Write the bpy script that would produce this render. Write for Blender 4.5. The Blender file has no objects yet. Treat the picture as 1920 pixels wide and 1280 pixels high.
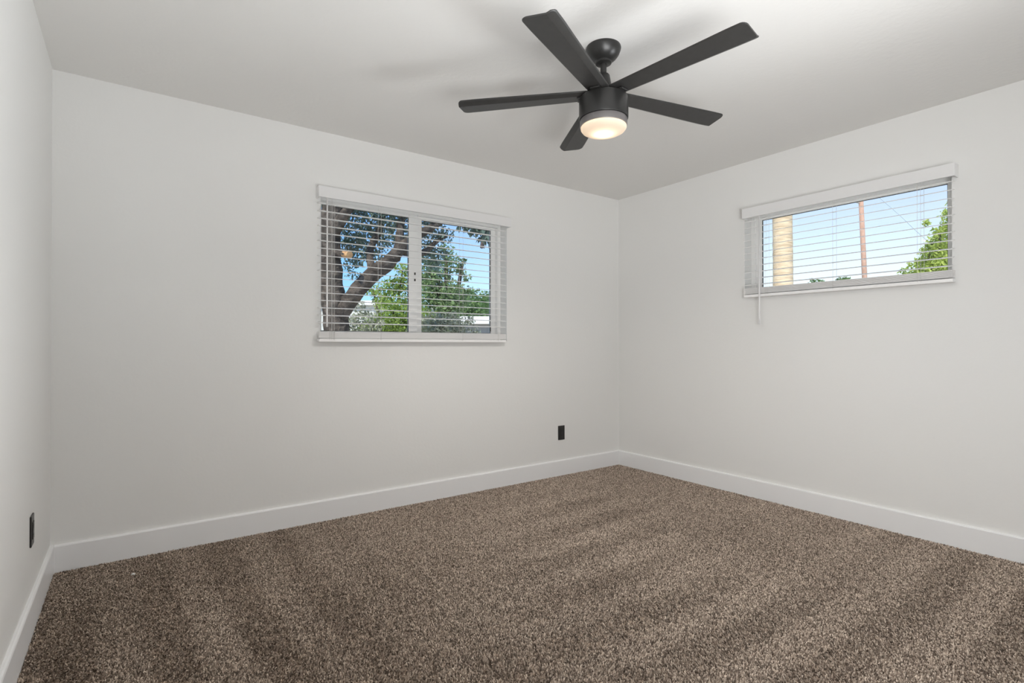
import bpy, bmesh, math, random
import numpy as np
from mathutils import Vector, Matrix

C = bpy.context.scene.collection
S = bpy.context.scene
R = math.radians
random.seed(7)
rng = np.random.default_rng(7)

# ------------------------------------------------------------------ camera
EYE = 1.10
YAW = 35.8
F = 989.0
cd = bpy.data.cameras.new('camera')
cam = bpy.data.objects.new('camera', cd)
C.objects.link(cam)
cam.location = (0, 0, EYE)
cam.rotation_euler = (R(90.35), 0, R(-YAW))
cd.sensor_width = 36.0
cd.lens = 36.0 * F / 1920.0
cd.clip_start = 0.02
cd.clip_end = 500
S.camera = cam

# ------------------------------------------------------------------ view, sky, sun, fill lights
S.view_settings.view_transform = 'Standard'
S.view_settings.look = 'None'
S.view_settings.gamma = 1.0
S.view_settings.exposure = 0.07
S.view_settings.use_curve_mapping = False
S.cycles.use_denoising = True
S.cycles.max_bounces = 12
S.cycles.diffuse_bounces = 8
S.cycles.transparent_max_bounces = 24
S.cycles.sample_clamp_indirect = 6.0

SUN_EL, SUN_AZ = 52.0, 205.0
world = bpy.data.worlds.new('sky')
S.world = world
world.use_nodes = True
wn = world.node_tree
wn.nodes.clear()
wo = wn.nodes.new('ShaderNodeOutputWorld')
wb = wn.nodes.new('ShaderNodeBackground')
sky = wn.nodes.new('ShaderNodeTexSky')
sky.sky_type = 'NISHITA'
sky.sun_disc = False
sky.sun_elevation = R(SUN_EL)
sky.sun_rotation = R(SUN_AZ)
sky.air_density = 1.0
sky.dust_density = 0.6
sky.ozone_density = 1.6
wb.inputs['Strength'].default_value = 0.21
hs = wn.nodes.new('ShaderNodeHueSaturation')
hs.inputs['Saturation'].default_value = 0.72
wn.links.new(sky.outputs[0], hs.inputs['Color'])
tcw = wn.nodes.new('ShaderNodeTexCoord')
dot = wn.nodes.new('ShaderNodeVectorMath')
dot.operation = 'DOT_PRODUCT'
dot.inputs[1].default_value = (0.98, 0.10, 0.0)          # the hazy, brighter side of the sky
wn.links.new(tcw.outputs['Generated'], dot.inputs[0])
mr = wn.nodes.new('ShaderNodeMapRange')
mr.inputs['From Min'].default_value = 0.36
mr.inputs['From Max'].default_value = 0.95
wn.links.new(dot.outputs['Value'], mr.inputs['Value'])
gn = wn.nodes.new('ShaderNodeMix')
gn.data_type = 'RGBA'
gn.inputs[6].default_value = (0.33, 0.59, 0.92, 1)
gn.inputs[7].default_value = (1.12, 1.06, 1.06, 1)
wn.links.new(mr.outputs[0], gn.inputs[0])
ml = wn.nodes.new('ShaderNodeMix')
ml.data_type = 'RGBA'
ml.blend_type = 'MULTIPLY'
ml.inputs[0].default_value = 1.0
wn.links.new(hs.outputs[0], ml.inputs[6])
wn.links.new(gn.outputs[2], ml.inputs[7])
wn.links.new(ml.outputs[2], wb.inputs['Color'])
wn.links.new(wb.outputs[0], wo.inputs['Surface'])

sl = bpy.data.lights.new('sun', 'SUN')
sun = bpy.data.objects.new('sun', sl)
C.objects.link(sun)
sl.energy = 5.0
sl.color = (1.0, 0.95, 0.86)
sl.angle = R(0.6)
sun_dir = Vector((0.62, 0.36, -0.86))          # the way its light travels
sun.rotation_euler = sun_dir.to_track_quat('-Z', 'Y').to_euler()
sun.location = (0, 0, 20)

def area_light(name, loc, target, sx, sy, power, color):
    l = bpy.data.lights.new(name, 'AREA')
    l.shape = 'RECTANGLE'
    l.size = sx
    l.size_y = sy
    l.energy = power
    l.color = color
    o = bpy.data.objects.new(name, l)
    C.objects.link(o)
    o.location = loc
    o.rotation_euler = (Vector(target) - Vector(loc)).to_track_quat('-Z', 'Z').to_euler()
    return o

# added fill lights, standing in a made-up opening behind the camera
FILL_TINT = (0.985, 0.995, 1.0)
area_light('back_fill', (0.85, -0.96, 0.85), (1.3, 1.5, 4.0), 1.9, 1.4, 11.5, FILL_TINT)
area_light('back_fill', (0.0, -0.96, 1.2), (3.6, 1.6, 1.4), 0.5, 1.6, 11.5, FILL_TINT).data.spread = R(90)
area_light('back_fill', (0.85, -0.96, 0.6), (1.5, 1.2, 2.44), 1.9, 1.1, 14.5, FILL_TINT).data.spread = R(80)
area_light('back_fill', (0.1, -0.96, 0.5), (2.7, 1.2, 2.44), 0.6, 0.8, 2.2, FILL_TINT).data.spread = R(60)
# two more added fills, at a made-up side door out of view
area_light('side_fill', (3.64, -0.50, 1.20), (-0.3, 0.95, 1.5), 0.5, 1.2, 6.2, (0.94, 0.97, 1.0)).data.spread = R(45)
area_light('side_fill', (3.64, -0.50, 0.60), (0.6, 1.4, 2.44), 0.7, 0.8, 10.5, (0.94, 0.97, 1.0)).data.spread = R(60)

# ------------------------------------------------------------------ helpers
cs, sn = math.cos(R(YAW)), math.sin(R(YAW))

def W(px, py, z):
    """point seen at photo position (px, py) at depth z metres"""
    t = (px - 960.0) / F
    v = (646.0 - py) / F
    x = t * z
    return Vector((cs * x + sn * z, -sn * x + cs * z, EYE + v * z))

def tag(o, label=None, cat=None, group=None, kind=None):
    if label: o['label'] = label
    if cat: o['category'] = cat
    if group: o['group'] = group
    if kind: o['kind'] = kind
    return o

def empty(name, loc, label, cat, group=None, rz=0.0):
    o = bpy.data.objects.new(name, None)
    C.objects.link(o)
    o.empty_display_size = 0.1
    o.location = loc
    o.rotation_euler = (0, 0, rz)
    return tag(o, label, cat, group)

def link_mesh(name, me, mat, parent=None, loc=(0, 0, 0)):
    o = bpy.data.objects.new(name, me)
    C.objects.link(o)
    if mat is not None and len(me.materials) == 0:
        me.materials.append(mat)
    o.location = loc
    if parent is not None:
        o.parent = parent
    return o

class MB:
    def __init__(self):
        self.bm = bmesh.new()
    def box(self, a, b, bev=0.0, seg=2):
        x0, y0, z0 = [min(p, q) for p, q in zip(a, b)]
        x1, y1, z1 = [max(p, q) for p, q in zip(a, b)]
        bm = self.bm
        vs = [bm.verts.new(p) for p in ((x0,y0,z0),(x1,y0,z0),(x1,y1,z0),(x0,y1,z0),(x0,y0,z1),(x1,y0,z1),(x1,y1,z1),(x0,y1,z1))]
        fs = [bm.faces.new([vs[i] for i in q]) for q in ((3,2,1,0),(4,5,6,7),(0,1,5,4),(1,2,6,5),(2,3,7,6),(3,0,4,7))]
        if bev > 0:
            es = list({e for f in fs for e in f.edges})
            bmesh.ops.bevel(bm, geom=es, offset=bev, segments=seg, affect='EDGES', profile=0.5)
        return self
    def tube(self, pts, radii, n=10, caps=True, wob=0.0):
        bm = self.bm
        pts = [Vector(p) for p in pts]
        if not hasattr(radii, '__len__'):
            radii = [radii] * len(pts)
        rings = []
        up = None
        for i, p in enumerate(pts):
            a = pts[max(i - 1, 0)]
            b = pts[min(i + 1, len(pts) - 1)]
            d = (b - a).normalized()
            if up is None:
                up = Vector((0, 0, 1)) if abs(d.z) < 0.9 else Vector((1, 0, 0))
            u = (up - d * up.dot(d)).normalized()
            up = u
            w = d.cross(u)
            ring = []
            for k in range(n):
                t = 2 * math.pi * k / n
                rr = radii[i] * (1 + (random.uniform(-wob, wob) if wob else 0))
                ring.append(bm.verts.new(p + u * math.cos(t) * rr + w * math.sin(t) * rr))
            rings.append(ring)
        for a, b in zip(rings, rings[1:]):
            for k in range(n):
                f = bm.faces.new((a[k], a[(k + 1) % n], b[(k + 1) % n], b[k]))
                f.smooth = True
        if caps:
            bm.faces.new(list(reversed(rings[0])))
            bm.faces.new(rings[-1])
        return self
    def lathe(self, prof, n=64, center=(0, 0, 0)):
        bm = self.bm
        c = Vector(center)
        rings = []
        for r, z in prof:
            if r < 1e-6:
                rings.append([bm.verts.new(c + Vector((0, 0, z)))])
            else:
                rings.append([bm.verts.new(c + Vector((r * math.cos(2*math.pi*k/n), r * math.sin(2*math.pi*k/n), z))) for k in range(n)])
        for a, b in zip(rings, rings[1:]):
            for k in range(n):
                k2 = (k + 1) % n
                if len(a) == 1 and len(b) > 1:
                    f = bm.faces.new((a[0], b[k2], b[k]))
                elif len(b) == 1 and len(a) > 1:
                    f = bm.faces.new((a[k], a[k2], b[0]))
                else:
                    f = bm.faces.new((a[k], a[k2], b[k2], b[k]))
                f.smooth = True
        return self
    def extrude_profile(self, prof, axis, a, b, fn):
        """prof = list of (u, v); fn(u, v, t) -> point; t runs a..b"""
        bm = self.bm
        r0 = [bm.verts.new(fn(u, v, a)) for u, v in prof]
        r1 = [bm.verts.new(fn(u, v, b)) for u, v in prof]
        n = len(prof)
        for k in range(n):
            bm.faces.new((r0[k], r0[(k + 1) % n], r1[(k + 1) % n], r1[k]))
        bm.faces.new(list(reversed(r0)))
        bm.faces.new(r1)
        return self
    def build(self, name, mat, parent=None, loc=(0, 0, 0), sharp=None):
        bmesh.ops.recalc_face_normals(self.bm, faces=self.bm.faces)
        me = bpy.data.meshes.new(name)
        self.bm.to_mesh(me)
        self.bm.free()
        if sharp is not None:
            me.set_sharp_from_angle(angle=R(sharp))
        return link_mesh(name, me, mat, parent, loc)

# ------------------------------------------------------------------ materials
def mat(name, col, rough=0.5, metal=0.0, spec=0.5, bump=None, noise=None):
    """bump=(scale, strength, distance); noise=(scale, second colour, low, high)"""
    m = bpy.data.materials.new(name)
    m.use_nodes = True
    nt = m.node_tree
    b = nt.nodes['Principled BSDF']
    b.inputs['Base Color'].default_value = (*col, 1)
    b.inputs['Roughness'].default_value = rough
    b.inputs['Metallic'].default_value = metal
    b.inputs['Specular IOR Level'].default_value = spec
    tc = nt.nodes.new('ShaderNodeTexCoord')
    if noise:
        n = nt.nodes.new('ShaderNodeTexNoise')
        n.inputs['Scale'].default_value = noise[0]
        n.inputs['Detail'].default_value = 6
        nt.links.new(tc.outputs['Object'], n.inputs['Vector'])
        r = nt.nodes.new('ShaderNodeValToRGB')
        r.color_ramp.elements[0].position = noise[2]
        r.color_ramp.elements[1].position = noise[3]
        r.color_ramp.elements[0].color = (*col, 1)
        r.color_ramp.elements[1].color = (*noise[1], 1)
        nt.links.new(n.outputs['Fac'], r.inputs['Fac'])
        nt.links.new(r.outputs['Color'], b.inputs['Base Color'])
    if bump:
        n = nt.nodes.new('ShaderNodeTexNoise')
        n.inputs['Scale'].default_value = bump[0]
        n.inputs['Detail'].default_value = 3
        nt.links.new(tc.outputs['Object'], n.inputs['Vector'])
        bp = nt.nodes.new('ShaderNodeBump')
        bp.inputs['Strength'].default_value = bump[1]
        bp.inputs['Distance'].default_value = bump[2]
        nt.links.new(n.outputs['Fac'], bp.inputs['Height'])
        nt.links.new(bp.outputs['Normal'], b.inputs['Normal'])
    return m

def leaf_mat(name, c1, c2, trans=0.35, scale=1.2):
    m = bpy.data.materials.new(name)
    m.use_nodes = True
    nt = m.node_tree
    b = nt.nodes['Principled BSDF']
    b.inputs['Roughness'].default_value = 0.6
    b.inputs['Specular IOR Level'].default_value = 0.3
    out = nt.nodes['Material Output']
    tc = nt.nodes.new('ShaderNodeTexCoord')
    n = nt.nodes.new('ShaderNodeTexNoise')
    n.inputs['Scale'].default_value = scale
    n.inputs['Detail'].default_value = 8
    n.inputs['Roughness'].default_value = 0.75
    nt.links.new(tc.outputs['Object'], n.inputs['Vector'])
    r = nt.nodes.new('ShaderNodeValToRGB')
    r.color_ramp.elements[0].position = 0.35
    r.color_ramp.elements[1].position = 0.65
    r.color_ramp.elements[0].color = (*c1, 1)
    r.color_ramp.elements[1].color = (*c2, 1)
    nt.links.new(n.outputs['Fac'], r.inputs['Fac'])
    nt.links.new(r.outputs['Color'], b.inputs['Base Color'])
    t = nt.nodes.new('ShaderNodeBsdfTranslucent')
    nt.links.new(r.outputs['Color'], t.inputs['Color'])
    mx = nt.nodes.new('ShaderNodeMixShader')
    mx.inputs['Fac'].default_value = trans
    nt.links.new(b.outputs[0], mx.inputs[1])
    nt.links.new(t.outputs[0], mx.inputs[2])
    nt.links.new(mx.outputs[0], out.inputs['Surface'])
    return m

M = {}
M['wall'] = mat('wall_paint', (0.80, 0.796, 0.782), 0.75, spec=0.25, bump=(55, 0.12, 0.004))
M['ceiling'] = mat('ceiling_paint', (0.80, 0.79, 0.77), 0.9, spec=0.15, bump=(38, 0.20, 0.006))
M['trim'] = mat('trim_enamel', (0.86, 0.86, 0.865), 0.35, spec=0.5)
M['vinyl'] = mat('white_vinyl', (0.90, 0.895, 0.88), 0.35)
M['blind'] = mat('white_faux_wood', (0.79, 0.785, 0.785), 0.4)
M['slat'] = mat('white_slat', (0.90, 0.89, 0.88), 0.4)
M['cord'] = mat('white_cord', (0.80, 0.79, 0.77), 0.7)
M['gasket'] = mat('dark_gasket', (0.07, 0.065, 0.055), 0.6)
M['black'] = mat('matte_black_metal', (0.017, 0.0165, 0.016), 0.36, spec=0.5)
M['blade'] = mat('matte_black_blade', (0.030, 0.029, 0.028), 0.46, spec=0.5, noise=(30, (0.034, 0.033, 0.032), 0.4, 0.6))
M['rimgrey'] = mat('charcoal_rim', (0.13, 0.12, 0.12), 0.38, spec=0.6)
M['outlet'] = mat('black_plastic', (0.015, 0.0145, 0.014), 0.35)
M['slot'] = mat('outlet_slot', (0.004, 0.004, 0.004), 0.8)
M['lint'] = mat('white_lint', (0.85, 0.84, 0.82), 0.9)
M['backing'] = mat('carpet_backing', (0.045, 0.034, 0.027), 1.0, spec=0.0)
M['bark'] = mat('dark_bark', (0.060, 0.048, 0.041), 0.95, spec=0.1, bump=(14, 1.0, 0.05), noise=(9, (0.17, 0.135, 0.11), 0.42, 0.75))
M['cut'] = mat('cut_wood', (0.62, 0.36, 0.17), 0.8, noise=(12, (0.45, 0.22, 0.09), 0.4, 0.7))
M['pole'] = mat('weathered_pole', (0.56, 0.34, 0.25), 0.9, noise=(6, (0.44, 0.26, 0.185), 0.35, 0.7))
M['poledark'] = mat('galvanised', (0.55, 0.53, 0.50), 0.6)
M['wire'] = mat('wire', (0.36, 0.41, 0.47), 0.7)
M['ground'] = mat('dry_ground', (0.66, 0.61, 0.53), 1.0, noise=(0.7, (0.55, 0.51, 0.42), 0.4, 0.6))
M['shedpaint'] = mat('pale_shed_paint', (0.62, 0.60, 0.55), 0.9)
M['stucco'] = mat('grey_stucco', (0.30, 0.29, 0.28), 0.95, bump=(40, 0.3, 0.01))
M['roof'] = mat('pale_roof', (0.82, 0.80, 0.76), 0.9)
M['palmfrond'] = leaf_mat('palm_frond', (0.06, 0.12, 0.03), (0.14, 0.22, 0.06))
M['leaf_teal'] = leaf_mat('leaf_teal', (0.07, 0.10, 0.08), (0.26, 0.35, 0.28), 0.35, 2.2)
M['leaf_bright'] = leaf_mat('leaf_bright', (0.11, 0.17, 0.03), (0.46, 0.60, 0.14), 0.4, 2.6)
M['leaf_mid'] = leaf_mat('leaf_mid', (0.08, 0.14, 0.06), (0.34, 0.46, 0.20), 0.38, 2.4)
M['leaf_hedge'] = leaf_mat('leaf_hedge', (0.09, 0.10, 0.055), (0.62, 0.62, 0.46), 0.25, 5.0)
M['leaf_yellow'] = leaf_mat('leaf_yellow', (0.24, 0.34, 0.06), (0.80, 0.86, 0.26), 0.45, 2.4)
M['leaf_far'] = leaf_mat('leaf_far', (0.09, 0.16, 0.055), (0.22, 0.33, 0.12), 0.3, 0.6)
M['seed'] = mat('seed_cluster', (0.20, 0.15, 0.14), 0.9)

def palm_bark():
    m = bpy.data.materials.new('palm_bark')
    m.use_nodes = True
    nt = m.node_tree
    b = nt.nodes['Principled BSDF']
    b.inputs['Roughness'].default_value = 0.95
    b.inputs['Specular IOR Level'].default_value = 0.1
    tc = nt.nodes.new('ShaderNodeTexCoord')
    mp = nt.nodes.new('ShaderNodeMapping')
    mp.inputs['Scale'].default_value = (3, 3, 26)
    nt.links.new(tc.outputs['Object'], mp.inputs['Vector'])
    n = nt.nodes.new('ShaderNodeTexNoise')
    n.inputs['Scale'].default_value = 1.0
    n.inputs['Detail'].default_value = 8
    n.inputs['Roughness'].default_value = 0.7
    nt.links.new(mp.outputs[0], n.inputs['Vector'])
    r = nt.nodes.new('ShaderNodeValToRGB')
    r.color_ramp.elements[0].position = 0.36
    r.color_ramp.elements[1].position = 0.62
    r.color_ramp.elements[0].color = (0.56, 0.40, 0.255, 1)
    r.color_ramp.elements[1].color = (0.88, 0.68, 0.46, 1)
    nt.links.new(n.outputs['Fac'], r.inputs['Fac'])
    nt.links.new(r.outputs['Color'], b.inputs['Base Color'])
    bp = nt.nodes.new('ShaderNodeBump')
    bp.inputs['Strength'].default_value = 0.6
    bp.inputs['Distance'].default_value = 0.02
    nt.links.new(n.outputs['Fac'], bp.inputs['Height'])
    nt.links.new(bp.outputs[0], b.inputs['Normal'])
    return m
M['palm'] = palm_bark()

def pane_mat():
    m = bpy.data.materials.new('window_glass')
    m.use_nodes = True
    nt = m.node_tree
    nt.nodes.clear()
    out = nt.nodes.new('ShaderNodeOutputMaterial')
    t = nt.nodes.new('ShaderNodeBsdfTransparent')
    t.inputs['Color'].default_value = (0.95, 0.97, 0.96, 1)
    g = nt.nodes.new('ShaderNodeBsdfGlossy')
    g.inputs['Roughness'].default_value = 0.02
    lw = nt.nodes.new('ShaderNodeFresnel')
    lw.inputs['IOR'].default_value = 1.35
    mx = nt.nodes.new('ShaderNodeMixShader')
    nt.links.new(lw.outputs[0], mx.inputs[0])
    nt.links.new(t.outputs[0], mx.inputs[1])
    nt.links.new(g.outputs[0], mx.inputs[2])
    nt.links.new(mx.outputs[0], out.inputs['Surface'])
    return m
M['glass'] = pane_mat()

def lamp_mat():
    m = bpy.data.materials.new('frosted_lamp_glass')
    m.use_nodes = True
    nt = m.node_tree
    b = nt.nodes['Principled BSDF']
    b.inputs['Base Color'].default_value = (0.9, 0.85, 0.78, 1)
    b.inputs['Roughness'].default_value = 0.5
    t = nt.nodes.new('ShaderNodeBsdfTranslucent')
    t.inputs['Color'].default_value = (0.95, 0.88, 0.80, 1)
    mx = nt.nodes.new('ShaderNodeMixShader')
    mx.inputs['Fac'].default_value = 0.75
    nt.links.new(b.outputs[0], mx.inputs[1])
    nt.links.new(t.outputs[0], mx.inputs[2])
    nt.links.new(mx.outputs[0], nt.nodes['Material Output'].inputs['Surface'])
    return m
M['lamp'] = lamp_mat()

def carpet_mat():
    m = bpy.data.materials.new('carpet_yarn')
    m.use_nodes = True
    nt = m.node_tree
    b = nt.nodes['Principled BSDF']
    b.inputs['Roughness'].default_value = 0.9
    b.inputs['Specular IOR Level'].default_value = 0.1
    hi = nt.nodes.new('ShaderNodeHairInfo')
    r = nt.nodes.new('ShaderNodeValToRGB')
    e = r.color_ramp.elements
    e[0].position = 0.0
    e[0].color = (0.110, 0.083, 0.065, 1)
    e[1].position = 1.0
    e[1].color = (0.86, 0.73, 0.615, 1)
    x = e.new(0.5)
    x.color = (0.43, 0.345, 0.28, 1)
    nt.links.new(hi.outputs['Random'], r.inputs['Fac'])
    nt.links.new(r.outputs['Color'], b.inputs['Base Color'])
    return m
M['yarn'] = carpet_mat()

# ------------------------------------------------------------------ room shell
XL, XR = -0.317, 3.659          # left wall, right wall
YB, YF = 3.384, -1.00           # wall facing the camera, wall behind the camera
H = 2.44
TH = 0.16                       # wall thickness
FZ = -0.012                     # carpet backing

W1 = (0.957, 2.389, 1.13, 2.06)     # window_1 opening: x0, x1, z0, z1 in the back wall
W2 = (0.935, 2.144, 1.455, 2.06)    # window_2 opening: y0, y1, z0, z1 in the right wall

def structure(o):
    o['kind'] = 'structure'
    return o

structure(MB().box((XL - TH, YF - TH, FZ - 0.2), (XR + TH, YB + TH, FZ)).build('floor', M['backing']))
structure(MB().box((XL - TH, YF - 1.5, H), (XR + TH, YB + TH, H + 0.25)).build('ceiling', M['ceiling']))
structure(MB().box((XL - TH, YF, FZ), (XL, YB, H)).build('wall_left', M['wall']))

def holed(u0, u1, z0, z1, hole, fn):
    a0, a1, b0, b1 = hole
    mb = MB()
    for (p0, p1, q0, q1) in ((u0, a0, z0, z1), (a1, u1, z0, z1), (a0, a1, z0, b0), (a0, a1, b1, z1)):
        if p1 - p0 > 1e-4 and q1 - q0 > 1e-4:
            A, B = fn(p0, q0, 0), fn(p1, q1, 1)
            mb.box(A, B)
    return mb
structure(holed(XL - TH, XR + TH, FZ, H, W1, lambda u, z, d: (u, YB + TH * d, z)).build('wall_back', M['wall']))
mb = MB()
for (p0, p1, q0, q1) in ((YF - TH, -0.95, FZ, H), (-0.95, -0.05, FZ, 0.0), (-0.95, -0.05, 2.05, H), (-0.05, W2[0], FZ, H),
                         (W2[0], W2[1], FZ, W2[2]), (W2[0], W2[1], W2[3], H), (W2[1], YB, FZ, H)):
    mb.box((XR, p0, q0), (XR + TH, p1, q1))
structure(mb.build('wall_right', M['wall']))
d1 = bpy.data.objects.new('added_door_1', None)  # unseen glazed door, added to carry the side fill lights
C.objects.link(d1)
structure(d1)
mb = MB()
for (p0, p1, q0, q1) in ((-0.95, -0.90, 0.0, 2.05), (-0.10, -0.05, 0.0, 2.05), (-0.90, -0.10, 0.0, 0.08), (-0.90, -0.10, 1.97, 2.05)):
    mb.box((XR + 0.06, p0, q0), (XR + 0.11, p1, q1), 0.003)
mb.build('added_door_frame', M['vinyl'], d1)
MB().box((XR + 0.083, -0.90, 0.08), (XR + 0.087, -0.10, 1.97)).build('glass_pane', M['glass'], d1)
structure(holed(XL - TH, XR, FZ, H, (-0.25, 1.75, FZ, 2.08), lambda u, z, d: (u, YF - TH * d, z)).build('wall_front', M['wall']))  # wide opening added for the back fill lights
# unseen hall box, added behind the opening that holds the fill lights
structure(MB().box((-0.6, YF - 1.3, FZ), (2.1, YF - 1.5, H)).build('wall_added_hall_end', M['wall']))
structure(MB().box((-0.6, YF - 1.5, FZ), (-0.5, YF - TH, H)).build('wall_added_hall_left', M['wall']))
structure(MB().box((2.0, YF - 1.5, FZ), (2.1, YF - TH, H)).build('wall_added_hall_right', M['wall']))
structure(MB().box((-0.6, YF - 1.5, FZ - 0.2), (2.1, YF - TH, FZ)).build('floor_added_hall', M['backing']))

# baseboards: flat board, eased top edge
BH, BT = 0.128, 0.016
prof = [(0, FZ), (BT, FZ), (BT, BH - 0.008), (BT - 0.0025, BH - 0.0025), (BT - 0.008, BH), (0, BH)]
structure(MB().extrude_profile(prof, 'y', YF, YB, lambda u, v, t: (XL + u, t, v)).build('baseboard_left', M['trim']))
structure(MB().extrude_profile(prof, 'x', XL + BT, XR - BT, lambda u, v, t: (t, YB - u, v)).build('baseboard_back', M['trim']))
structure(MB().extrude_profile(prof, 'y', YF, YB, lambda u, v, t: (XR - u, t, v)).build('baseboard_right', M['trim']))

# ------------------------------------------------------------------ windows (structure)
def frame_boxes(mb, u0, u1, z0, z1, w, d0, d1, fn, bev=0.003):
    """rectangular frame of member width w (or 4 widths left,right,bottom,top)"""
    wl, wr, wb_, wt = w if hasattr(w, '__len__') else (w, w, w, w)
    for (a, b, c, d) in ((u0, u0 + wl, z0, z1), (u1 - wr, u1, z0, z1), (u0 + wl, u1 - wr, z0, z0 + wb_), (u0 + wl, u1 - wr, z1 - wt, z1)):
        if b > a and d > c:
            mb.box(fn(a, d0, c), fn(b, d1, d), bev)

def window(name, opening, fn, sashes):
    u0, u1, z0, z1 = opening
    e = bpy.data.objects.new(name, None)
    C.objects.link(e)
    structure(e)
    mb = MB()
    frame_boxes(mb, u0, u1, z0, z1, 0.030, 0.085, 0.155, fn)
    mb.build('window_frame', M['vinyl'], e)
    for (a, b, c, d, widths, dd, lt) in sashes:
        mb = MB()
        frame_boxes(mb, a, b, c, d, widths, dd, dd + 0.028, fn)
        s = mb.build('sash', M['vinyl'], e)
        wl, wr, wb_, wt = widths
        ga, gb, gc, gd = a + wl, b - wr, c + wb_, d - wt
        mb = MB()
        frame_boxes(mb, ga, gb, gc, gd, 0.0028, dd + 0.008, dd + 0.016, fn, 0)
        mb.build('gasket', M['gasket'], s)
        MB().box(fn(ga, dd + 0.017, gc), fn(gb, dd + 0.021, gd)).build('glass_pane', M['glass'], s)
        for (p, q, r_, t_) in lt:
            MB().box(fn(p, dd - 0.008, r_), fn(q, dd, t_), 0.002).build('latch', M['gasket'], s)
    return e

fA = lambda u, d, z: (u, YB + d, z)
fB = lambda u, d, z: (XR + d, u, z)
window('window_1', W1, fA, [
    (0.960, 1.665, 1.150, 2.045, (0.030, 0.065, 0.04, 0.036), 0.090, [(1.640, 1.650, 1.555, 1.572), (1.640, 1.650, 1.600, 1.617)]),
    (1.655, 2.368, 1.150, 2.045, (0.060, 0.048, 0.04, 0.036), 0.120, [(2.308, 2.316, 1.205, 1.245)])])
window('window_2', W2, fB, [
    (0.950, 2.125, 1.470, 2.048, (0.030, 0.055, 0.03, 0.032), 0.100, [])])

# ------------------------------------------------------------------ window blinds
def blind(name, label, u0, u1, slat_z, stack_top, bottom, vz0, vz1, vu0, vu1, p, tilt, ladders, wand_u, wand_z, lift_u, fn, near):
    """fn(u, d, z): d metres out of the wall into the room"""
    e = empty(name, fn((u0 + u1) / 2, 0, bottom), label, 'window blind', 'white slatted window blinds')
    base = Vector(e.location)
    P = lambda u, d, z: Vector(fn(u, d, z)) - base
    mb = MB()
    mb.box(P(vu0, p - 0.008, vz0), P(vu1, p, vz1), 0.003)                    # face board
    mb.box(P(vu0, 0.002, vz0), P(vu0 + 0.008, p - 0.008, vz1), 0.002)        # returns
    mb.box(P(vu1 - 0.008, 0.002, vz0), P(vu1, p - 0.008, vz1), 0.002)
    mb.build('valance', M['blind'], e)
    MB().box(P(u0 + 0.012, 0.006, vz0 + 0.012), P(u1 - 0.012, 0.052, vz1 - 0.010), 0.002).build('headrail', M['blind'], e)
    mb = MB()
    dc = 0.030
    def slat(z, ang, w=0.050, t=0.0028):
        nseg = 4
        top, bot = [], []
        for k in range(nseg + 1):
            s_ = (k / nseg - 0.5)
            crown = 0.0016 * (1 - (2 * s_) ** 2)
            d = dc + s_ * w * math.cos(ang)
            zz = z - s_ * w * math.sin(ang) + crown
            top.append((d, zz + t / 2))
            bot.append((d, zz - t / 2))
        prof = top + bot[::-1]
        mb.extrude_profile(prof, 'u', u0, u1, lambda a, b, t_: P(t_, a, b))
    for z in slat_z:
        slat(z, R(tilt))
    ns = 10
    for k in range(ns):
        slat(bottom + 0.022 + 0.003 + (stack_top - bottom - 0.022 - 0.004) * (k + 0.4) / ns, 0.0)
    mb.build('slats', M['slat'], e, sharp=35)
    rb = MB().box(P(u0, dc - 0.025, bottom), P(u1, dc + 0.025, bottom + 0.020), 0.004, 3).build('bottom_rail', M['slat'], e)
    MB().box(P(u0 - 0.002, dc - 0.022, bottom + 0.003), P(u0, dc + 0.022, bottom + 0.017)).build('end_cap', M['blind'], rb)
    MB().box(P(u1, dc - 0.022, bottom + 0.003), P(u1 + 0.002, dc + 0.022, bottom + 0.017)).build('end_cap', M['blind'], rb)
    for lu in ladders:
        mb = MB()
        for d in (dc - 0.0268, dc + 0.0268):
            mb.tube([P(lu, d, bottom + 0.01), P(lu, d, vz0 + 0.02)], 0.0009, 5)
        for z in slat_z:
            mb.tube([P(lu, dc - 0.0268, z - 0.0026 + 0.0268 * math.sin(R(tilt))), P(lu, dc + 0.0268, z - 0.0026 - 0.0268 * math.sin(R(tilt)))], 0.0006, 4)
        mb.build('ladder_cord', M['cord'], e)
    for k, lu in enumerate(lift_u):
        MB().tube([P(lu, dc + 0.0300, bottom + 0.012), P(lu, dc + 0.0300, vz0 + 0.02)], 0.0009, 5).build('lift_cord', M['cord'], e)
    wa = MB().tube([P(wand_u, dc + 0.034, wand_z), P(wand_u, dc + 0.034, wand_z + 0.05), P(wand_u, dc + 0.034, vz0 - 0.002)], [0.0070, 0.0060, 0.0055], 8).build('tilt_wand', M['blind'], e)
    MB().tube([P(wand_u, dc + 0.034, vz0 - 0.002), P(wand_u, dc + 0.034, vz0 + 0.02)], 0.0022, 6).build('wand_hook', M['vinyl'], wa)
    return e

blind('window_blind', 'white slatted blind on the two-pane window left of the room corner',
      0.937, 2.345, [1.237 + 0.0464 * k for k in range(17)], 1.182, 1.117, 2.012, 2.082, 0.930, 2.388, 0.066, 7.0,
      (1.03, 1.335, 1.959, 2.27), 0.982, 1.21, (1.000, 1.010, 1.020), lambda u, d, z: (u, YB - d, z), 1)
blind('window_blind', 'white slatted blind on the short wide window right of the room corner',
      0.9195, 2.121, [1.5316 + 0.0460 * k for k in range(11)], 1.508, 1.440, 2.012, 2.083, 0.905, 2.128, 0.068, 12.0,
      (1.06, 1.52, 1.96), 1.998, 1.245, (1.075, 1.945), lambda u, d, z: (XR - d, u, z), 1)

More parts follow.
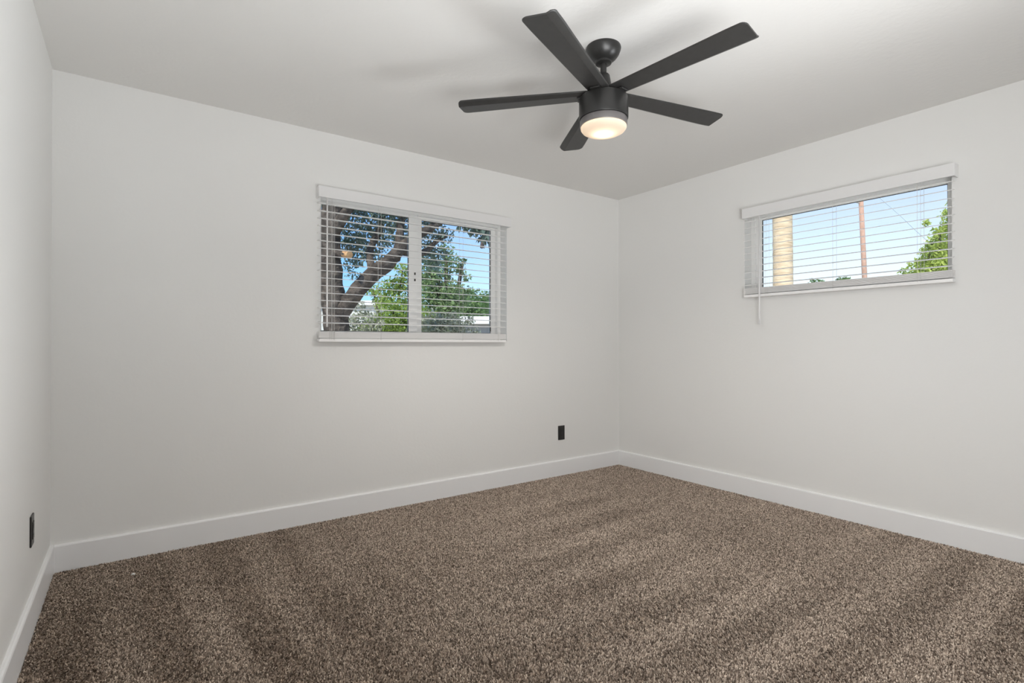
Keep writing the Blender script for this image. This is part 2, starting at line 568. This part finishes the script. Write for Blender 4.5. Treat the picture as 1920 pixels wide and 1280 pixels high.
# ------------------------------------------------------------------ ceiling fan
FX, FY = 1.724, 1.6845
fan = empty('ceiling_fan', (FX, FY, H), 'matte black five-blade ceiling fan with a lit round lamp', 'ceiling fan')
def zl(h): return h - H
MB().lathe([(0.0, 0.0), (0.077, 0.0), (0.0785, -0.006), (0.077, -0.014), (0.070, -0.032), (0.058, -0.048), (0.044, -0.059), (0.036, -0.063), (0.036, -0.072), (0.030, -0.075), (0.0, -0.075)]).build('canopy', M['black'], fan, sharp=40)
MB().lathe([(0.0, -0.06), (0.014, -0.06), (0.014, zl(2.26)), (0.0, zl(2.26))], 24).build('downrod', M['black'], fan, sharp=40)
MB().lathe([(0.0, zl(2.318)), (0.024, zl(2.318)), (0.028, zl(2.313)), (0.042, zl(2.235)), (0.046, zl(2.212)), (0.0, zl(2.212))], 40).build('yoke_cover', M['black'], fan, sharp=40)
MB().lathe([(0.0, zl(2.214)), (0.100, zl(2.214)), (0.107, zl(2.211)), (0.110, zl(2.204)), (0.110, zl(2.118)), (0.1085, zl(2.114)), (0.100, zl(2.114)), (0.0, zl(2.114))]).build('motor_housing', M['black'], fan, sharp=40)
MB().lathe([(0.0, zl(2.113)), (0.104, zl(2.113)), (0.1055, zl(2.110)), (0.1055, zl(2.086)), (0.104, zl(2.083)), (0.098, zl(2.083)), (0.0, zl(2.083))]).build('light_rim', M['rimgrey'], fan, sharp=40)
MB().lathe([(0.100, zl(2.083)), (0.1025, zl(2.080)), (0.1015, zl(2.073)), (0.095, zl(2.064)), (0.080, zl(2.056)), (0.055, zl(2.050)), (0.028, zl(2.0475)), (0.0, zl(2.0470))]).build('lamp_shade', M['lamp'], fan)

bulb = bpy.data.lights.new('fan_bulb', 'POINT')
bulb.energy = 0.30
bulb.color = (1.0, 0.80, 0.58)
bulb.shadow_soft_size = 0.012
bo = bpy.data.objects.new('fan_bulb', bulb)
C.objects.link(bo)
bo.parent = fan
bo.location = (0, 0, zl(2.070))
down = bpy.data.lights.new('fan_downlight', 'SPOT')
down.energy = 47.0
down.color = (1.0, 0.955, 0.895)
down.spot_size = R(165)
down.spot_blend = 0.7
down.shadow_soft_size = 0.0
do = bpy.data.objects.new('fan_downlight', down)
C.objects.link(do)
do.parent = fan
do.location = (0, 0, zl(2.040))

def blade_mesh():
    bm = bmesh.new()
    R0, R1 = 0.066, 0.668
    nr = 22
    rs = [R0 + (R1 - R0) * k / nr for k in range(nr)] + [R1 - 0.020, R1 - 0.012, R1 - 0.006, R1 - 0.002, R1]
    rs = sorted(set(rs))
    fr = [0.0, 0.04, 0.2, 0.4, 0.6, 0.775, 0.80, 0.9, 0.97, 1.0]
    T = 0.0065
    top, bot = [], []
    for r in rs:
        k = (r - R0) / (R1 - R0)
        w = 0.098 + 0.034 * min(1, k * 1.15)
        lo, hi = -w / 2, w / 2
        q = R1 - r
        cr = 0.022
        if q < cr:
            ins = cr - math.sqrt(max(cr * cr - (cr - q) ** 2, 0))
            lo += ins
            hi -= ins
        tr, br = [], []
        for f in fr:
            y = lo + (hi - lo) * f
            bend = max(0.0, (y - (-w / 2 + w * 0.785))) * math.tan(R(31))
            edge = 0.35 if f in (0.0, 1.0) else 1.0
            zc = y * -math.tan(R(8)) + bend
            tr.append(bm.verts.new((r, y, zc + T / 2 * edge)))
            br.append(bm.verts.new((r, y, zc - T / 2 * edge)))
        top.append(tr)
        bot.append(br)
    n = len(fr)
    for a in range(len(rs) - 1):
        for k in range(n - 1):
            bm.faces.new((top[a][k], top[a+1][k], top[a+1][k+1], top[a][k+1]))
            bm.faces.new((bot[a][k], bot[a][k+1], bot[a+1][k+1], bot[a+1][k]))
        for k in (0, n - 1):
            bm.faces.new((top[a][k], bot[a][k], bot[a+1][k], top[a+1][k]))
    for a in (0, len(rs) - 1):
        for k in range(n - 1):
            bm.faces.new((top[a][k], top[a][k+1], bot[a][k+1], bot[a][k]))
    bmesh.ops.recalc_face_normals(bm, faces=bm.faces)
    for f in bm.faces:
        f.smooth = True
    me = bpy.data.meshes.new('blade')
    bm.to_mesh(me)
    bm.free()
    me.set_sharp_from_angle(angle=R(14))
    me.materials.append(M['blade'])
    return me
bme = blade_mesh()
brk = None
for k in range(5):
    ang = R(-47.5 - YAW + 72 * k)
    b = link_mesh('blade', bme, None, fan, (0, 0, zl(2.224)))
    b.rotation_euler = (0, 0, ang)
    if brk is None:
        o = MB().box((0.058, -0.022, -0.013), (0.118, 0.022, -0.0045), 0.003).build('blade_bracket', M['black'], b)
        brk = o
    else:
        o = link_mesh('blade_bracket', brk.data, None, b)

# ------------------------------------------------------------------ wall outlets
def outlet(label, loc, rz):
    e = empty('wall_outlet', loc, label, 'wall outlet', 'black wall outlets', rz)
    # local: plate in XZ plane, room side is -Y
    MB().box((-0.036, -0.006, -0.060), (0.036, 0.0, 0.060), 0.003, 3).build('cover_plate', M['outlet'], e)
    rc = MB().box((-0.0165, -0.0085, -0.0335), (0.0165, -0.006, 0.0335), 0.001).build('receptacle', M['outlet'], e)
    for z in (-0.018, 0.018):
        mb = MB()
        mb.box((-0.008, -0.0088, z - 0.003), (-0.006, -0.0084, z + 0.005))
        mb.box((0.006, -0.0088, z - 0.003), (0.008, -0.0084, z + 0.005))
        mb.box((-0.002, -0.0088, z - 0.010), (0.002, -0.0084, z - 0.006))
        mb.build('slot', M['slot'], rc)
    return e
outlet('black outlet plate low on the back wall near the corner', (2.954, YB, 0.356), 0)
outlet('black outlet plate low on the narrow left wall above baseboard', (XL, 2.78, 0.374), R(90))

# ------------------------------------------------------------------ carpet pile
def fbm(x, y, seed):
    r = np.random.default_rng(seed)
    v = np.zeros_like(x)
    for k in range(10):
        a = r.uniform(0, 2 * np.pi)
        f = r.uniform(2.0, 9.0)
        v += np.sin((x * np.cos(a) + y * np.sin(a)) * f + r.uniform(0, 6.28)) / 10 ** 0.5
    return v

def carpet():
    sp = 0.0048
    x0, x1, y0, y1 = XL + BT + 0.002, XR - BT - 0.002, YF + 0.01, YB - BT - 0.002
    nx, ny = int((x1 - x0) / sp), int((y1 - y0) / sp)
    gx, gy = np.meshgrid(x0 + (np.arange(nx) + 0.5) * sp, y0 + (np.arange(ny) + 0.5) * sp)
    x = gx.ravel() + rng.uniform(-0.5, 0.5, gx.size) * sp
    y = gy.ravel() + rng.uniform(-0.5, 0.5, gx.size) * sp
    # behind the camera the pile is thinned
    keep = (y > 0.15 * (1 - x)) | (rng.random(x.size) < 0.5)
    x, y = x[keep], y[keep]
    n = x.size
    # strokes of the vacuum cleaner: the pile lies this way or that way
    wob = 0.05 * fbm(x * 0.4, y * 0.4, 3)
    side = 0.5 + 0.5 * np.tanh((x - 1.25 + 0.35 * fbm(x * 0.3, y * 0.3, 4)) * 3.0)     # 0 strokes along Y, 1 strokes along X
    sy = np.tanh(2.5 * np.sin((x + wob) * 2 * np.pi / 0.29 + 1.2)) * (1 - side)
    sx = np.tanh(2.5 * np.sin((y + wob) * 2 * np.pi / 0.31 + 0.4)) * side
    amp = np.clip(0.55 + 0.45 * fbm(x * 0.45, y * 0.45, 5), 0.0, 1.2)
    ly = 0.24 * sy * amp + 0.10 * fbm(x * 0.8, y * 0.8, 9) - 0.34 * np.clip((1.2 - x) / 1.2, 0, 1.3) + 0.10 * side + rng.normal(0, 0.32, n)
    lx = 0.36 * sx * amp + 0.02 * side + 0.10 * fbm(x * 0.8, y * 0.8, 10) + rng.normal(0, 0.32, n)
    lx, ly = np.clip(lx, -0.9, 0.9), np.clip(ly, -0.9, 0.9)
    hgt = rng.uniform(0.010, 0.0145, n)
    p = np.empty((n, 3, 3), dtype=np.float32)
    p[:, 0] = np.stack([x, y, np.full(n, FZ)], 1)
    p[:, 1] = np.stack([x + lx * hgt * 0.22, y + ly * hgt * 0.22, FZ + hgt * 0.6], 1)
    p[:, 2] = np.stack([x + lx * hgt * 0.62, y + ly * hgt * 0.62, FZ + hgt], 1)
    p[..., 0] = np.clip(p[..., 0], x0 - 0.001, x1 + 0.001)
    p[..., 1] = np.clip(p[..., 1], y0, y1 + 0.001)
    hc = bpy.data.hair_curves.new('carpet')
    hc.add_curves([3] * n)
    hc.points.foreach_set('position', p.ravel())
    rad = np.tile(np.array([0.0021, 0.0023, 0.0014], dtype=np.float32), n)
    hc.points.foreach_set('radius', rad)
    hc.materials.append(M['yarn'])
    o = bpy.data.objects.new('carpet', hc)
    C.objects.link(o)
    tag(o, 'brown flecked cut-pile carpet covering the whole floor', 'carpet', None, 'stuff')
    return o
carpet()
lp = W(252, 1065, 2.52)
tag(MB().tube([(lp.x - 0.008, lp.y + 0.003, 0.006), (lp.x, lp.y, 0.009), (lp.x + 0.007, lp.y - 0.003, 0.006)], [0.0035, 0.0055, 0.003], 7).build('lint', M['lint']),
    'tiny white scrap of lint on the carpet near the left corner', 'lint')

# ------------------------------------------------------------------ outdoors
GZ = -0.25
structure(MB().box((-60, -60, GZ - 0.3), (110, 110, GZ)).build('ground', M['ground']))

def leaves(name, clumps, size, material, parent, base, droop=0.3, seed=1):
    """clumps: (centre, (rx, ry, rz), count)"""
    r = np.random.default_rng(seed)
    V, Fc = [], []
    off = 0
    for c, rad, n in clumps:
        d = r.normal(size=(n, 3))
        d /= np.linalg.norm(d, axis=1)[:, None]
        q = r.random(n) ** 0.45
        pos = np.array(c)[None] + d * q[:, None] * np.array(rad)[None]
        ax = r.normal(size=(n, 3))
        ax[:, 2] -= droop
        ax /= np.linalg.norm(ax, axis=1)[:, None]
        side = np.cross(ax, r.normal(size=(n, 3)))
        side /= np.linalg.norm(side, axis=1)[:, None] + 1e-9
        nrm = np.cross(ax, side)
        L = size * r.uniform(0.6, 1.4, n)[:, None]
        a = pos
        m1 = pos + ax * L * 0.45 + side * L * 0.24
        m2 = pos + ax * L * 0.45 - side * L * 0.24
        mm = pos + ax * L * 0.45 + nrm * L * 0.08
        t = pos + ax * L
        V.append(np.stack([a, m1, t, m2, mm], 1).reshape(-1, 3))
        i = off + np.arange(n)[:, None] * 5
        Fc.append(np.concatenate([i + [[0, 1, 4]], i + [[1, 2, 4]], i + [[2, 3, 4]], i + [[3, 0, 4]]], 0))
        off += 5 * n
    V = np.concatenate(V).astype(np.float32) - np.array(base, dtype=np.float32)[None]
    V[:, 2] = np.maximum(V[:, 2], 0.02)
    Fc = np.concatenate(Fc).astype(np.int32)
    me = bpy.data.meshes.new(name)
    me.vertices.add(len(V))
    me.vertices.foreach_set('co', V.ravel())
    me.loops.add(Fc.size)
    me.loops.foreach_set('vertex_index', Fc.ravel())
    me.polygons.add(len(Fc))
    me.polygons.foreach_set('loop_start', np.arange(0, Fc.size, 3, dtype=np.int32))
    me.polygons.foreach_set('loop_total', np.full(len(Fc), 3, dtype=np.int32))
    me.update()
    me.validate()
    return link_mesh(name, me, material, parent)

def at_ground(p): return Vector((p.x, p.y, GZ))

def spline(pts, n=4):
    out = []
    P_ = [Vector(p) for p in pts]
    for i in range(len(P_) - 1):
        a = P_[max(i-1, 0)]; b = P_[i]; c = P_[i+1]; d = P_[min(i+2, len(P_)-1)]
        for k in range(n):
            t = k / n
            out.append(0.5 * ((2*b) + (c - a)*t + (2*a - 5*b + 4*c - d)*t*t + (3*b - a - 3*c + d)*t**3))
    out.append(P_[-1])
    return out

def radii_for(rs, n=4):
    out = []
    for i in range(len(rs) - 1):
        for k in range(n):
            out.append(rs[i] + (rs[i+1] - rs[i]) * k / n)
    out.append(rs[-1])
    return out

# --- the big dark tree outside window_1
Z1 = 8.0
b0 = at_ground(W(626, 700, Z1))
tree = empty('tree', b0, 'big dark-barked forked tree outside the left window with a pruned limb', 'tree')
def limb(name, pix, rad, mat_, parent, wob=0.10, n=12, base=b0):
    pts = [W(a, b, c) - base for a, b, c in pix]
    return MB().tube(spline(pts), radii_for(rad), n, True, wob).build(name, mat_, parent)
base_px = 646 + (EYE - GZ) / Z1 * F
tr = limb('trunk', [(628, base_px, Z1), (630, 700, Z1), (631, 625, Z1), (624, 560, Z1), (622, 510, Z1), (617, 455, Z1), (622, 400, Z1), (634, 340, Z1), (640, 250, Z1), (650, 150, Z1)],
          [0.28, 0.22, 0.19, 0.185, 0.155, 0.165, 0.16, 0.14, 0.12, 0.07], M['bark'], tree)
limb('branch', [(634, 600, Z1 - 0.02), (655, 565, Z1 - .05), (690, 522, Z1 - .1), (722, 497, Z1 - .1), (752, 465, Z1 - .05), (786, 440, Z1), (822, 418, Z1 + .1), (870, 385, Z1 + .2), (930, 330, Z1 + .3)],
     [0.12, 0.125, 0.115, 0.115, 0.085, 0.07, 0.05, 0.04, 0.03], M['bark'], tree)
limb('branch', [(742, 486, Z1 - .1), (748, 450, Z1), (752, 415, Z1 + .1), (762, 370, Z1 + .1), (770, 300, Z1)],
     [0.075, 0.06, 0.06, 0.05, 0.03], M['bark'], tree)
limb('branch', [(622, 445, Z1), (640, 410, Z1 - .2), (664, 380, Z1 - .3), (700, 340, Z1 - .4)], [0.10, 0.085, 0.06, 0.04], M['bark'], tree)
limb('branch', [(700, 520, Z1 - .1), (693, 470, Z1 + .2), (712, 430, Z1 + .3), (720, 390, Z1 + .3), (722, 340, Z1 + .3)], [0.06, 0.055, 0.05, 0.04, 0.03], M['bark'], tree)
limb('branch', [(750, 470, Z1), (790, 475, Z1 + .2), (815, 455, Z1 + .3), (838, 440, Z1 + .3)], [0.07, 0.05, 0.035, 0.02], M['bark'], tree)
st_ = limb('pruned_stub', [(622, 474, Z1 - .05), (640, 475, Z1 - .30), (655, 477, Z1 - .46)], [0.060, 0.052, 0.046], M['bark'], tree)
pA, pB = W(640, 475, Z1 - .30) - b0, W(655, 477, Z1 - .46) - b0
dv = (pB - pA).normalized()
MB().tube([pB - dv * 0.16, pB + dv * 0.008], [0.051, 0.049], 16).build('cut_face', M['cut'], st_)
cl = []
def clump(px, py, z, r, n): cl.append((tuple(W(px, py, z)), (r, r, r * 0.8), n))
for (px, py, dz, r, n) in [(675, 400, .3, .34, 420), (700, 430, .5, .36, 420), (655, 440, .6, .30, 300), (730, 400, .2, .34, 420), (745, 440, .4, .30, 330), (665, 465, .6, .28, 280),
                           (700, 470, .5, .26, 220), (800, 425, .4, .30, 300), (812, 405, .2, .24, 200), (830, 440, .3, .18, 100), (800, 470, .5, .26, 220), (822, 475, .5, .18, 90), (608, 470, 1.0, .22, 120),
                           (610, 420, 1.0, .25, 140), (846, 398, .2, .20, 80), (760, 385, .1, .3, 300), (815, 500, .6, .16, 60), (652, 492, .5, .16, 60), (662, 515, .7, .14, 44), (670, 490, .4, .12, 40), (640, 375, .2, .4, 260), (700, 350, .2, .6, 500), (780, 340, .2, .6, 500), (850, 330, .2, .6, 400), (640, 260, .0, .9, 700), (760, 250, .0, 1.0, 800), (690, 170, .0, 1.0, 700), (560, 350, .3, .8, 500)]:
    clump(px, py, Z1 + dz, r, n)
leaves('foliage', [(c, r, int(n * 1.35)) for c, r, n in cl], 0.062, M['leaf_teal'], tree, b0, 0.8, 11)
# drooping spray with a seed head at the upper right of window_1
hb = [W(930, 330, Z1 + .3), W(925, 400, Z1 + .3), W(912, 430, Z1 + .3), W(904, 452, Z1 + .3)]
MB().tube([p - b0 for p in spline(hb)], radii_for([0.03, 0.02, 0.012, 0.008]), 7).build('hanging_twig', M['bark'], tree)
leaves('hanging_foliage', [(tuple(W(905, 428, Z1 + .3)), (.22, .22, .14), 190), (tuple(W(880, 418, Z1 + .3)), (.22, .22, .10), 110), (tuple(W(915, 445, Z1 + .3)), (.15, .15, .08), 70)], 0.10, M['leaf_teal'], tree, b0, 1.6, 12)
sc = W(904, 455, Z1 + .3) - b0
mb = MB()
for k in range(26):
    a = random.uniform(0, 6.28); q = random.uniform(0, 0.05)
    mb.tube([sc + Vector((q*math.cos(a)*.4, q*math.sin(a)*.4, 0.03)), sc + Vector((q*math.cos(a), q*math.sin(a), -random.uniform(0.03, 0.09)))], [0.010, 0.006], 5)
mb.build('seed_head', M['seed'], tree)

# --- other plants outside window_1
def plant(name, label, cat, pix, size, material, trunk_r, droop=0.3, seed=1, group=None, stems=None):
    """pix: list of (px, py, depth, radius, count)"""
    cl = [(tuple(W(a, b, c)), (r, r, r * 0.85), n) for a, b, c, r, n in pix]
    cx = sum(c[0][0] for c in cl) / len(cl)
    cy = sum(c[0][1] for c in cl) / len(cl)
    bs = Vector((cx, cy, GZ))
    e = empty(name, bs, label, cat, group)
    leaves('foliage', cl, size, material, e, bs, droop, seed)
    mb = MB()
    for c, r, n in (cl[:1] + cl[2::3]):
        top = Vector(c) - bs
        mb.tube(spline([(0.05, 0, 0), (top.x * 0.2, top.y * 0.2, top.z * 0.45), (top.x * 0.7, top.y * 0.7, top.z * 0.8), tuple(top)]), radii_for([trunk_r, trunk_r * .8, trunk_r * .5, trunk_r * .25]), 8)
    mb.build('trunk', M['bark'], e)
    return e

plant('bush', 'bright green bush behind the big tree, seen in the left pane', 'bush',
      [(738, 575, 12, .42, 900), (705, 607, 12, .30, 420), (757, 600, 11.8, .45, 1300), (728, 540, 12.2, .30, 320), (757, 532, 12.2, .30, 420), (700, 545, 12.4, .18, 90), (740, 625, 12, .55, 1100), (684, 622, 12, .25, 160), (790, 600, 12, .4, 700), (716, 560, 12.4, .22, 150), (690, 690, 12, .6, 500), (755, 505, 12.3, .22, 150)],
      0.085, M['leaf_bright'], 0.06, 0.3, 21)
plant('tree', 'mid-green leafy tree seen in the right pane of the left window', 'tree',
      [(822, 520, 14, .42, 620), (846, 492, 14, .28, 240), (806, 490, 14, .30, 240), (808, 550, 14, .48, 900), (848, 548, 13.8, .36, 560), (836, 470, 14, .22, 110), (862, 506, 14, .16, 70), (795, 520, 14.2, .36, 380), (846, 575, 13.8, .45, 700), (810, 640, 14, .8, 900), (874, 520, 14, .13, 40), (868, 490, 14, .12, 34), (858, 560, 14, .34, 420), (872, 545, 14, .16, 90), (820, 575, 14, .4, 700)],
      0.10, M['leaf_mid'], 0.12, 0.4, 22)
plant('hedge', 'dusty grey-green shrub low in the right pane of the left window', 'shrub',
      [(810, 605, 10.5, .30, 560), (838, 610, 10.5, .30, 520), (862, 612, 10.6, .22, 260), (880, 600, 10.7, .14, 70), (830, 640, 10.5, .5, 700), (866, 640, 10.6, .35, 420), (795, 620, 10.4, .36, 500), (893, 620, 10.7, .12, 40), (850, 592, 10.7, .12, 60)],
      0.065, M['leaf_hedge'], 0.04, 0.0, 23)
plant('shrub', 'sparse pale twiggy shrub in front of the white shed, beside the big trunk', 'shrub',
      [(662, 600, 10.8, .22, 150), (684, 590, 10.9, .20, 120), (700, 608, 10.8, .24, 170), (660, 620, 10.8, .22, 160), (690, 626, 10.8, .26, 190), (648, 582, 10.9, .12, 36), (676, 572, 10.9, .14, 44)],
      0.075, M['leaf_hedge'], 0.02, -0.2, 24)
far = [((875, 575), 1.1), ((893, 566), 1.3), ((908, 572), 1.2), ((922, 562), 1.4)]
fl = ['dark distant tree beside the mid-green tree in the left window', 'second distant tree, above the neighbouring roof in the left window', 'third distant tree, right above the pale roof edge', 'distant tree at the right edge of the left window glass']
for k, (((px, py), r), lb) in enumerate(zip(far, fl)):
    z = 34 + 9 * k
    plant('tree', lb, 'tree', [(px, py, z, r, 700), (px + 3, py + 25, z, r * 1.1, 600), (px - 4, py + 40, z, r * 1.1, 500)], 0.28, M['leaf_far'], 0.14, 0.2, 40 + k, 'distant trees beyond the left window')

# neighbour's low building with a pale roof
hz = 22.0
q0, q1 = at_ground(W(560, 640, hz)), at_ground(W(1010, 640, hz))
dirv = (q1 - q0); Lh = dirv.length
hang = math.atan2(dirv.y, dirv.x)
house = empty('house', q0, 'low grey house with a pale roof behind the shrubs, left window', 'house', None, hang)
def hh(py): return EYE + (646 - py) / F * hz - GZ
MB().box((0, 0, 0), (Lh, 5.0, hh(604))).build('wall', M['stucco'], house)
mb = MB()
e_ = hh(603); rg = hh(592)
mb.extrude_profile([(-0.35, e_ - 0.10), (-0.35, e_ + 0.02), (2.5, rg + 0.12), (5.35, e_ + 0.02), (5.35, e_ - 0.10), (2.5, rg)], 'x', -0.4, Lh + 0.4, lambda u, v, t: (t, u, v))
mb.build('roof', M['roof'], house)
g0 = W(640, 590, 17.0)
gw = at_ground(g0)
shed = empty('shed', gw, 'small white-painted shed glimpsed beside the big trunk, left window', 'shed', None, hang)
sh = EYE + (646 - 572) / F * 17 - GZ
MB().box((-0.9, 0, 0), (1.05, 1.6, sh)).build('wall', M['shedpaint'], shed)
MB().extrude_profile([(-0.15, sh), (-0.15, sh + 0.06), (0.8, sh + 0.22), (1.75, sh + 0.06), (1.75, sh)], 'x', -1.0, 1.15, lambda u, v, t: (t, u, v)).build('roof', M['roof'], shed)

# --- outside window_2: palm, utility pole, tree
PZ = 12.0
pb = at_ground(W(1467, 600, PZ))
palm = empty('palm_tree', pb, 'tall palm with a straight tan ringed trunk, outside the right window', 'palm tree')
pp = []; pr = []
for k in range(90):
    z = k * 0.11
    pp.append((0.012 * math.sin(z * .7), 0.012 * math.cos(z), z))
    pr.append((0.212 + 0.10 * math.exp(-z * 1.6) - 0.006 * z / 3) * (1 + 0.012 * math.sin(k * 2.3) + (0.012 if k % 2 else 0)))
MB().tube(pp, pr, 22, True, 0.012).build('trunk', M['palm'], palm)
topz = pp[-1][2]
for k in range(14):
    a = 2 * math.pi * k / 14 + random.uniform(-.15, .15)
    el = random.uniform(-0.2, 0.9)
    mb = MB()
    prev = []
    for i in range(9):
        s_ = i / 8 * 2.2
        r_ = s_ * math.cos(el) * (1 - 0.08 * s_)
        z = topz + s_ * math.sin(el) - 0.30 * s_ * s_
        prev.append(Vector((r_ * math.cos(a), r_ * math.sin(a), z)))
    mb.tube(prev, [0.03 - 0.0028 * i for i in range(9)], 5)
    sd = Vector((-math.sin(a), math.cos(a), 0))
    for i in range(1, 9):
        for sgn in (-1, 1):
            for h_ in (0, 0.5):
                p0 = prev[i] if h_ == 0 else (prev[i] + prev[i-1]) / 2
                d = (prev[i] - prev[i-1]).normalized()
                tip = p0 + sd * sgn * 0.5 + d * 0.3 + Vector((0, 0, -0.18))
                w_ = d * 0.03
                bmv = mb.bm
                v = [bmv.verts.new(q) for q in (p0 - w_, p0 + w_, tip)]
                bmv.faces.new(v)
    mb.build('frond', M['palmfrond'], palm)

UZ = 25.0
p_top = W(1615.5, 377, UZ); p_bot = W(1621.5, 517, UZ)
dd = (p_top - p_bot)
gb = p_bot - dd * ((p_bot.z - GZ) / dd.z)
ptop = p_top + dd * 0.12
pole = empty('utility_pole', gb, 'brown wooden utility pole seen through the right window', 'utility pole')
MB().tube([Vector((0, 0, 0)), (ptop - gb) * 0.5, ptop - gb], [0.125, 0.112, 0.098], 14).build('pole', M['pole'], pole)
ca = W(1614, 381, UZ) - gb; cb = W(1590, 375, UZ - .1) - gb
MB().tube([ca, (ca + cb) / 2 + Vector((0, 0, 0.03)), cb], [0.035, 0.03, 0.028], 8).build('lamp_arm', M['poledark'], pole)
lh = MB().tube([cb + (ca - cb) * .3, cb + (ca - cb) * .05], [0.05, 0.075], 10).build('lamp_head', M['poledark'], pole)
wp = [W(1619, 345, UZ), W(1651, 371, 24), W(1690, 405, 23), W(1726, 439, 22), W(1800, 500, 20.5), W(1870, 545, 19.5)]
tag(MB().tube(spline(wp), 0.010, 5).build('power_line', M['wire']), 'thin overhead wire sloping down from the utility pole', 'wire')

plant('tree', 'yellow-green sunlit tree at the right edge of the right window', 'tree',
      [(1778, 478, 13, .55, 2300), (1790, 430, 13, .36, 700), (1755, 500, 13, .42, 1300), (1800, 520, 13, .8, 1800), (1722, 512, 13, .26, 300), (1762, 437, 13, .20, 150), (1776, 402, 13, .16, 100), (1703, 516, 13, .17, 90), (1820, 400, 13, .6, 800), (1830, 470, 13, .8, 1200), (1735, 540, 13, .5, 900), (1742, 470, 13, .20, 170), (1728, 490, 13, .15, 90), (1738, 418, 13, .10, 40), (1750, 455, 13, .18, 130), (1692, 507, 13, .10, 30), (1712, 496, 13, .12, 50), (1790, 590, 13, 1.0, 1200)],
      0.085, M['leaf_yellow'], 0.12, 0.3, 61)
for k, (px, py, r, lb) in enumerate([(1530, 530, 1.0, 'small far treetop just above the blind stack, between palm and pole'), (1582, 524, 0.9, 'small far treetop close to the base of the utility pole')]):
    plant('tree', lb, 'tree', [(px, py + 6, 60, r, 500), (px - 14, py + 16, 60, r, 400), (px + 4, py + 30, 60, r * 1.3, 400)], 0.32, M['leaf_far'], 0.14, 0.2, 70 + k, 'distant treetops beyond the right window')
